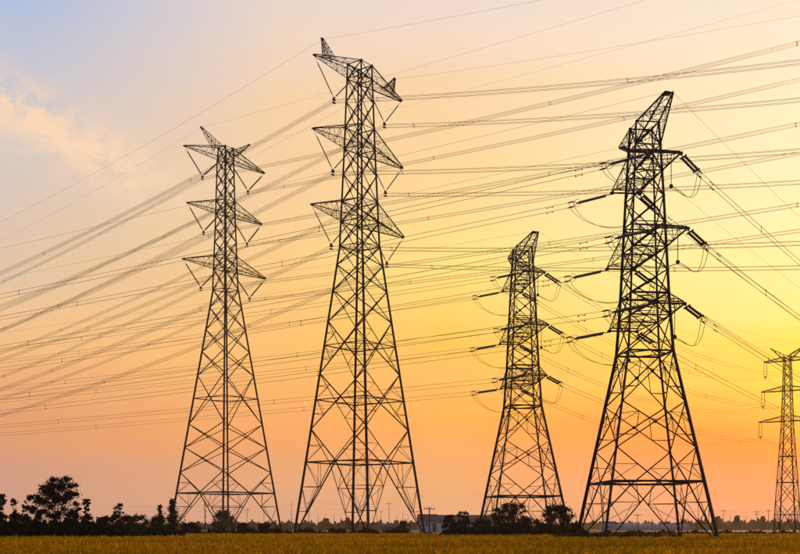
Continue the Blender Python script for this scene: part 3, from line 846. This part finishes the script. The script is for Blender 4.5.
# big tree of the left-hand copse, its crown laid out clump by clump as in the photograph (column, row, radius in pixels)
dep = 99.0; base = at(58, dep)
def clumps(lst, dep, cpx):
    out = []
    for x, y, r in lst:
        rr = r / F * dep
        out.append(((x - cpx) / F * dep, random.uniform(-.9, .9), zat(y, dep), rr, rr * 1.1, rr * .8))
    return out
big = clumps([(54, 480, 5), (66, 479, 5), (48, 485, 6), (59, 487, 7), (70, 486, 5), (75, 485, 3), (44, 491, 6), (54, 494, 8), (66, 494, 6), (74, 494, 4), (40, 487, 3),
              (37, 501, 6), (46, 502, 6), (56, 502, 5), (67, 501, 5), (75, 504, 4), (33, 498, 4), (36, 509, 5), (30, 508, 4), (74, 512, 5), (64, 509, 4), (48, 511, 4), (60, 498, 6), (50, 489, 5), (70, 498, 5), (62, 482, 4), (41, 497, 4), (56, 513, 5), (68, 515, 4), (42, 513, 5), (80, 509, 3), (52, 507, 4)], dep, 58)
tree('broadleaf_tree', base, 6.2, big, 1.9, 15000, .10, GREEN, 'tallest broad tree with a ragged crown in the copse at the left edge', 'trees of the left copse', limbs=16, tr=.085, lean=-.2)
for (x0, x1, yt, d_, lab, k, n, h0f) in [
        (-9, 9, 494, 100, 'half cut-off tree with drooping crown at the very left edge', 9, 1100, .55),
        (8, 19, 499, 101, 'thin small-crowned tree second from the left edge', 7, 520, .6),
        (20, 30, 501, 102, 'sparse sapling between the thin trees and the tallest broad tree', 5, 260, .45),
        (82, 91, 497, 99, 'lone thin tree with a flat tuft just right of the tallest broad tree', 6, 420, .72),
        (111, 125, 503, 128, 'small bushy tree standing above the hedge right of the left copse', 8, 700, .35)]:
    px_tree('slender_tree', x0, x1, yt, d_, lab, 'trees of the left copse', int(k * 1.5), int(n * 1.9), .14, GREEN, h0f * .8, .42, tr=.05)
sh_i = 0
hedge_words = ['dark hedge shrub at the left edge under the half cut-off tree', 'dark shrub filling the gap between the two thin left trees', 'dark shrub left of the tallest tree trunk',
               'dark shrub hiding the foot of the tallest broad tree', 'dark shrub right of the tallest tree trunk', 'dark shrub below the lone thin tuft tree',
               'low hedge shrub just right of the lone tuft tree', 'low hedge shrub halfway along the hedge right of the copse', 'hedge shrub under the small bushy tree',
               'pale low bush at the right end of the left copse, in front of the hedge', 'wide dark hedge block left of the narrow conifer', 'dark hedge block touching the narrow conifer']
for (x0, x1, yt, d_), lab in zip([(-14, 12, 512, 98), (6, 28, 514, 99), (22, 46, 510, 98), (40, 66, 513, 97.5), (60, 84, 511, 98), (78, 100, 515, 98), (94, 114, 516, 99), (106, 128, 514, 104), (112, 140, 515, 118),
                                 (126, 150, 530, 103), (126, 152, 514, 150), (146, 168, 516, 151)], hedge_words):
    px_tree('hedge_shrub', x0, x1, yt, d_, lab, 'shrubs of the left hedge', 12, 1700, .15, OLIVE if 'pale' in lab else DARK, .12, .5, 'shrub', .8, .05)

def conifer(px, ytop, wpx, depth, label, n=900, cat='tree'):
    h = zat(ytop, depth); w_ = wpx / F * depth / 2; cr = []
    for k in range(26):
        t = k / 25; z = .6 + (h - 1.1) * t; r = max(.32, w_ * (1 - .72 * t ** 1.6) * random.uniform(.6, 1.0))
        cr.append((random.uniform(-.35, .35) * w_ * (1 - t), random.uniform(-.3, .3) * w_, z, r, r, h / 22))
    return tree('narrow_tree', at(px, depth), h, cr, h * .5, n, .15, DARK, label, 'narrow trees by the left slender pylon', cat, limbs=3, tr=.1)
conifer(160, 502, 10, 156, 'slim pointed tree left of the left slender pylon foot', 1800)
conifer(172, 496, 19, 154, 'taller column-shaped tree in front of the left foot of the left slender pylon', 4200)
conifer(205, 500, 3, 300, 'thin spire of a tree seen between the legs of the left slender pylon', 300)
for (x0, x1, yt, d_, lab, n) in [
        (211, 237, 511, 290, 'round dark bush behind the centre legs of the left slender pylon', 4200),
        (178, 204, 522, 158, 'low dark bush just right of the column-shaped tree', 1000),
        (236, 252, 523, 160, 'small round bush right of the centre legs of the left slender pylon', 800),
        (256, 273, 523, 162, 'small round bush by the right foot of the left slender pylon', 800),
        (398, 411, 521, 200, 'small pointed bush left of the white farmhouse', 600)]:
    px_tree('round_bush', x0, x1, yt, d_, lab, 'bushes along the far field edge', 22, n, .2, DARK, .10, .55, 'shrub', .8, .06)
for (x0, x1, yt, d_, lab, n, h0f, bias) in [
        (440, 458, 515, 131, 'round dark bush right of the utility pole and farmhouse', 1500, .1, .8),
        (453, 473, 511, 132, 'taller round bush left of the pylon among the bushes', 1700, .1, .8),
        (468, 496, 519, 129, 'low bush under the left legs of the pylon among the bushes', 1800, .1, .8),
        (486, 536, 502, 131, 'wide open-crowned tree between the legs of the pylon among the bushes', 3000, .34, .8),
        (505, 548, 517, 128, 'dense low bush below the open-crowned tree', 2300, .1, .8),
        (536, 580, 505, 127, 'big dense bush by the right legs of the pylon among the bushes', 3800, .1, .8)]:
    px_tree('field_bush', x0, x1, yt, d_, lab, 'bushes round the smaller strain pylon', 20, n, .16, DARK, h0f, .36, 'shrub', bias, .1)

# undergrowth strips along the far edge of the field and the weeds round the near tower: countless, one mass each
def strip(name, spans, label, tint, size, cat):
    V, T = [], []
    for (x0, x1, d0, d1, h0, h1, n) in spans:
        px = rng.uniform(x0, x1, n); d = rng.uniform(d0, d1, n)
        hh = np.interp(np.sin(px * .21) + .6 * np.sin(px * .57 + 1) + .5 * np.sin(px * 1.3), [-2, 2], [h0, h1])
        hh = hh * (.25 + .75 * np.clip(np.minimum(px - x0, x1 - px) / 14.0, 0, 1) ** .6)
        z = hh * rng.uniform(0, 1, n) ** .7
        p = np.stack([(px - CX) / F * d, d, z], 1)
        a = rng.normal(0, 1, (n, 3)); a[:, 2] = np.abs(a[:, 2]) * 1.6; a /= np.linalg.norm(a, axis=1, keepdims=True)
        b = rng.normal(0, 1, (n, 3)); b -= a * (a * b).sum(1, keepdims=True); b /= np.linalg.norm(b, axis=1, keepdims=True)
        s = size * rng.uniform(.5, 1.5, (n, 1)) * (d / 130)[:, None]
        V.append(np.stack([p - a * s, p - b * s * .35, p + a * s, p + b * s * .35], 1).reshape(-1, 3))
        T.append(np.clip(np.array(tint) * rng.uniform(.5, 1.5, (n, 1)), .002, .4))
    o = mobj(name, np_mesh(name, np.concatenate(V), 4, np.concatenate(T), M['leaf']))
    return tag(o, label, cat, kind='stuff')
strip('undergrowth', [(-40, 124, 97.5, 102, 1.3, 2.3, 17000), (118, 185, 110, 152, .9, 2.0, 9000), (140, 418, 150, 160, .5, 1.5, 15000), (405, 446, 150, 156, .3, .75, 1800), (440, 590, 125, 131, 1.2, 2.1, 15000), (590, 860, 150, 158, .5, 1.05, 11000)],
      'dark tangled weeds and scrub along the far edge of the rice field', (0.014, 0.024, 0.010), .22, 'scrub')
V_, T_ = [], []
n = 26000
x = rng.uniform(13.2, 24.6, n); y = rng.uniform(89.8, 105.4, n); k = in_patch(x, y); x, y = x[k], y[k]; n = len(x)
h = rng.uniform(.55, 1.45, n) * (.75 + .25 * np.sin(x * 1.7) * np.sin(y * .9)) ; th = rng.uniform(0, 2 * np.pi, n); wd = rng.uniform(.012, .03, n); ln = rng.uniform(.05, .4, n)
p0 = np.stack([x - np.cos(th) * wd, y - np.sin(th) * wd, np.zeros(n)], 1); p1 = np.stack([x + np.cos(th) * wd, y + np.sin(th) * wd, np.zeros(n)], 1)
p2 = np.stack([x + np.sin(th) * ln, y - np.cos(th) * ln, h], 1)
tg = np.array([.026, .034, .012])[None] * rng.uniform(.5, 1.5, (n, 1)); tg[:, 0] *= rng.uniform(.9, 1.7, n)
tag(mobj('weeds', np_mesh('weeds', np.stack([p0, p1, p2], 1).reshape(-1, 3), 3, tg, M['leaf'])), 'rank dark weeds round the feet of the nearest right-hand pylon', 'weeds', kind='stuff')

# far woods: one hazy mass, plus a few trees that stand out
def far_wood(name, spans, label):
    V, T = [], []
    for (x0, x1, d0, d1, y0, y1, n) in spans:
        px = rng.uniform(x0, x1, n); d = rng.uniform(d0, d1, n)
        ytop = np.interp(np.sin(px * .35 + 1) + .8 * np.sin(px * .83) + .7 * np.sin(px * 1.9) + .5 * np.sin(px * 3.7), [-2.4, 2.4], [y1, y0])
        hh = CAMZ + (HY - ytop) / F * d
        z = hh * rng.uniform(0, 1, n) ** .8
        p = np.stack([(px - CX) / F * d, d, z], 1)
        a = rng.normal(0, 1, (n, 3)); a /= np.linalg.norm(a, axis=1, keepdims=True)
        b = rng.normal(0, 1, (n, 3)); b -= a * (a * b).sum(1, keepdims=True); b /= np.linalg.norm(b, axis=1, keepdims=True)
        s = rng.uniform(.4, 1.1, (n, 1)) * (d / 700)[:, None]
        V.append(np.stack([p - a * s, p - b * s * .6, p + a * s, p + b * s * .6], 1).reshape(-1, 3))
        T.append(np.clip(np.array((.035, .045, .022)) * rng.uniform(.5, 1.5, (n, 1)), .002, .4))
    return tag(mobj(name, np_mesh(name, np.concatenate(V), 4, np.concatenate(T), M['leaf'])), label, 'woods', kind='stuff')
far_wood('distant_woods', [(-60, 240, 700, 900, 521, 526, 9000), (225, 430, 650, 900, 520, 526, 15000), (560, 700, 900, 1150, 520.5, 525.5, 7000), (680, 900, 700, 950, 518, 525, 15000), (-60, 900, 1400, 1900, 523.5, 526.5, 12000)],
         'low hazy belt of far-off woods on the horizon')

for i, (x0, x1, yt, d_, lab) in enumerate([(734, 740, 516.5, 620, 'dark far tree standing above the hazy woods left of the far pylon'), (761, 765, 517.5, 640, 'small far tree just left of the far right-edge pylon foot'),
                                       (714, 721, 517, 580, 'far tree right of the nearest pylon foot'), (344, 352, 518, 620, 'far tree seen left of the centre legs of the tallest pylon'), (322, 330, 519, 640, 'far tree seen between left and centre legs of the tallest pylon')]):
    px_tree('far_tree', x0, x1, yt, d_, lab, 'single far trees', 9, 500, .4, GREEN, .2, .42, 'tree', .8, .25)

# ------------------------------------------------------------------ buildings
def gable_house(name, x0, x1, depth_px_d, d_back, eave, ridge, wallm, roofm, label, windows, over=.35, door=None):
    """long house: its long front faces the camera; x0..x1 in metres at distance d"""
    d = depth_px_d; root = empty(name, ((x0 + x1) / 2, d, 0)); tag(root, label, 'building', None)
    cx_ = (x0 + x1) / 2; hx = (x1 - x0) / 2; D2 = d_back
    m = MB()
    m.add([(-hx, 0, 0), (hx, 0, 0), (hx, D2, 0), (-hx, D2, 0), (-hx, 0, eave), (hx, 0, eave), (hx, D2, eave), (-hx, D2, eave), (-hx, D2 / 2, ridge), (hx, D2 / 2, ridge)],
          [(0, 1, 5, 4), (2, 3, 7, 6), (1, 2, 6, 9, 5), (3, 0, 4, 8, 7)])
    wl = m.build('wall', wallm, root)
    r = MB(); th = .16; o = over; sl = (ridge - eave) / (D2 / 2)
    for s in (0, 1):
        y0 = -o if s == 0 else D2 + o; z0 = eave - sl * o; yr = D2 / 2
        r.add([(-hx - o, y0, z0 + .03), (hx + o, y0, z0 + .03), (hx + o, yr, ridge + .03), (-hx - o, yr, ridge + .03), (-hx - o, y0, z0 + th + .03), (hx + o, y0, z0 + th + .03), (hx + o, yr, ridge + th + .03), (-hx - o, yr, ridge + th + .03)],
              [(0, 3, 2, 1), (4, 5, 6, 7), (0, 1, 5, 4), (1, 2, 6, 5), (3, 0, 4, 7)])
    r.build('roof', roofm, root)
    for (a, b, z0, z1) in windows:
        wm = MB(); wm.box(a - cx_ - .06, b - cx_ + .06, -.05, -.003, z0 - .06, z1 + .06); wo2 = wm.build('window', M['white_paint'], root)
        pm = MB(); pm.box(a - cx_, b - cx_, -.07, -.053, z0, z1); pm.build('pane', M['window'], wo2)
    if door:
        dm = MB(); dm.box(door[0] - cx_, door[1] - cx_, -.06, -.003, .02, door[2]); dm.build('door', M['window'], root)
    return root
dH = 380.0
xh = lambda p: (p - CX) / F * dH
gable_house('farmhouse', xh(418.5), xh(437), dH, 7.5, 3.8, 6.0, M['white_wall'], M['roof'],
            'white walled farmhouse with brown roof behind the right foot of the tallest pylon', [(xh(421), xh(423.4), 2.0, 3.3), (xh(426), xh(428), 2.0, 3.3)], door=(xh(432.6), xh(436.2), 3.2))
gable_house('long_barn', xh(438), xh(508), dH + 14, 9, 3.6, 5.9, M['white_wall'], M['roof'],
            'long low barn with brown roof behind the bushes right of the utility pole', [(xh(443), xh(446), 1.2, 2.3), (xh(450), xh(453), 1.2, 2.3), (xh(474), xh(477), 1.2, 2.3)])
gable_house('low_shed', xh(379), xh(398), 430, 6, 1.9, 2.9, M['roof'], M['roof'],
            'low brown shed in the gap right of the centre legs of the tallest pylon', [(xh(385), xh(387), .8, 1.5)])
dG = 640.0
xg = lambda p: (p - CX) / F * dG
gable_house('blue_roof_shed', xg(590), xg(603), dG - 40, 9, 3.2, 5.0, M['concrete'], M['blue_sheet'], 'small blue-roofed shed by the left legs of the nearest pylon', [(xg(594), xg(596), 1.2, 2.4)])
# greenhouses: barrel-vaulted film tunnels side by side
gh_lab = ['pale film greenhouse tunnel seen between the left and centre legs of the nearest pylon', 'pale film greenhouse tunnel in the middle behind the nearest pylon', 'pale film greenhouse tunnel by the right legs of the nearest pylon']
for (p0, p1), lab in zip([(606, 632), (634, 660), (662, 690)], gh_lab):
    root = empty('greenhouse', (xg((p0 + p1) / 2), dG, 0)); tag(root, lab, 'greenhouse', 'film greenhouses behind the nearest pylon')
    hx = (xg(p1) - xg(p0)) / 2; m = MB(); vs_ = []; ns_ = 10
    for s in (-hx, hx):
        for k in range(ns_ + 1):
            th = math.pi * k / ns_; vs_.append((s, 4 - 4 * math.cos(th), 1.0 + 2.7 * math.sin(th)))
    m.add(vs_, [(k, ns_ + 1 + k, ns_ + 2 + k, k + 1) for k in range(ns_)] + [tuple(range(ns_ + 1)), tuple(range(ns_ + 1, 2 * ns_ + 2))[::-1]])
    m.box(-hx, hx, 0, 8, 0, 1.0)
    m.build('film', M['film'], root)
    k = -hx
    while k <= hx + .01:
        pts = [(k, 4 - 4.06 * math.cos(math.pi * j / 10), 1.0 + 2.76 * math.sin(math.pi * j / 10)) for j in range(11)]
        q = MB(); q.tube([(k, -.06, 0)] + pts + [(k, 8.06, 0)], .05, 4); q.build('hoop', M['white_paint'], root); k += hx / 4

# ------------------------------------------------------------------ small poles and masts
def pole(px, ytop, depth, label, group, arms=1, r=.13):
    h = zat(ytop, depth); o = empty('utility_pole', at(px, depth)); tag(o, label, 'pole', group)
    m = MB(); m.tube([(0, 0, -.2), (0, 0, h * .5), (0, 0, h)], [r, r * .85, r * .65], 7); m.build('shaft', M['wood'], o)
    for k in range(arms):
        a = MB(); z = h - .35 - 1.0 * k; a.box(-1.0, 1.0, -.16, -.06, z - .06, z + .06); ao = a.build('crossarm', M['wood'], o)
        for x_ in (-.9, -.3, .3, .9):
            b = MB(); b.lathe((x_, -.11, z + .06), (x_, -.11, z + .32), [(0, .03), (.3, .06), (.7, .06), (1, .03)], 6); b.build('insulator', M['glass'], ao)
    return o
pole(429.5, 507, 205, 'nearest utility pole, in front of the white farmhouse', 'utility poles', 1, .15)
left_poles = [(247, 509, 430), (264, 506, 430), (309, 502, 430), (318, 513, 560), (325, 516, 640), (334, 514, 560), (341, 516, 640), (377, 514, 600), (381, 511, 560), (389, 503, 430), (397, 514, 640), (403, 512, 560), (408, 515, 640)]
mids = ['by the right foot of the left slender pylon', 'just left of the tallest pylon', 'right of the left foot of the tallest pylon', 'third in from the left foot of the tallest pylon',
        'fourth in from the left foot of the tallest pylon', 'fifth in from the left foot of the tallest pylon', 'just left of the centre legs of the tallest pylon', 'right of the centre legs of the tallest pylon',
        'second right of the centre legs of the tallest pylon', 'the tall one between centre and right legs of the tallest pylon', 'just right of that tall pole by the low brown shed', 'second right of the tall pole by the low brown shed',
        'last one left of the right foot of the tallest pylon']
for (p, y_, d_), t_ in zip(left_poles, mids): pole(p, y_, d_, f'thin far utility pole, {t_}', 'thin far poles', 1 if y_ < 512 else 0, .14 if d_ > 500 else .12)
right_poles = [(637.5, 514, 330), (718.5, 517, 500), (723.5, 510, 430), (730.5, 516, 540), (746, 517, 600), (757, 511, 430), (768.5, 510, 430), (620, 518, 560), (652, 519, 560), (688, 517, 500), (701, 516, 480), (773, 518, 600)]
rt_ = ['between the centre legs of the nearest pylon', 'first right of the nearest pylon foot', 'tall, second right of the nearest pylon foot', 'third right of the nearest pylon foot', 'short, midway between nearest and far pylons',
       'tall with two arms, left of the far right-edge pylon', 'tall, just left of the far right-edge pylon', 'above the left greenhouse', 'above the middle greenhouse', 'above the right end of the right greenhouse', 'inside the right foot of the nearest pylon', 'at the foot of the far right-edge pylon']
for (p, y_, d_), t_ in zip(right_poles, rt_): pole(p, y_, d_, f'thin far utility pole, {t_}', 'thin far poles', 2 if p == 757 else (1 if y_ < 516 else 0), .14 if d_ > 500 else .12)
# red and white mast
ms = empty('striped_mast', at(291.5, 520)); tag(ms, 'far red and white striped mast by the left foot of the tallest pylon', 'mast')
hM = zat(502, 520)
for k in range(7):
    q = MB(); q.rod((0, 0, hM * k / 7), (0, 0, hM * (k + 1) / 7 - .002), .22 - .02 * k, .20 - .02 * k, 7); q.build('band', M['red_paint'] if k % 2 == 0 else M['white_paint'], ms)
# distribution wires between the far poles
def pole_wire(pts, z_off, label, group):
    P = []
    for a, b in zip(pts[:-1], pts[1:]):
        seg = span_pts(a + Vector((0, 0, z_off)), b + Vector((0, 0, z_off)), .5, 8); P += seg if not P else seg[1:]
    tag(wire_obj('distribution_wire', P, .022), label, 'power line', group)
rowL = [at(90, 430, zat(505, 430)), at(180, 430, zat(505, 430)), at(264, 430, zat(506, 430)), at(309, 430, zat(502.5, 430)), at(389, 430, zat(503.5, 430)), at(429.5, 205, zat(507.5, 205))]
pole_wire(rowL, .05, 'upper thin wire strung along the far poles on the left', 'distribution wires'); pole_wire(rowL, -2.0, 'lower thin wire strung along the far poles on the left', 'distribution wires')
rowR = [at(560, 430, zat(509, 430)), at(637.5, 430, zat(510, 430)), at(723.5, 430, zat(510.5, 430)), at(757, 430, zat(511.5, 430)), at(768.5, 430, zat(510.5, 430)), at(900, 430, zat(510, 430))]
pole_wire(rowR, .05, 'upper thin wire strung along the far poles on the right', 'distribution wires'); pole_wire(rowR, -1.6, 'lower thin wire strung along the far poles on the right', 'distribution wires')

# ------------------------------------------------------------------ air
hz = MB(); hz.box(-FAR - 60, FAR + 60, -460, FAR + 60, -1.2, 97.5)
hm_ = bpy.data.materials.new('evening_haze'); hm_.use_nodes = True; t = hm_.node_tree; t.nodes.clear()
ho_ = t.nodes.new('ShaderNodeOutputMaterial'); pv = t.nodes.new('ShaderNodeVolumePrincipled')
pv.inputs['Color'].default_value = (1.0, .86, .76, 1); pv.inputs['Density'].default_value = 0.00012; pv.inputs['Anisotropy'].default_value = 0.5
t.links.new(pv.outputs[0], ho_.inputs['Volume'])
tag(hz.build('haze', hm_), 'thin warm evening haze over the whole field', 'haze', kind='stuff')
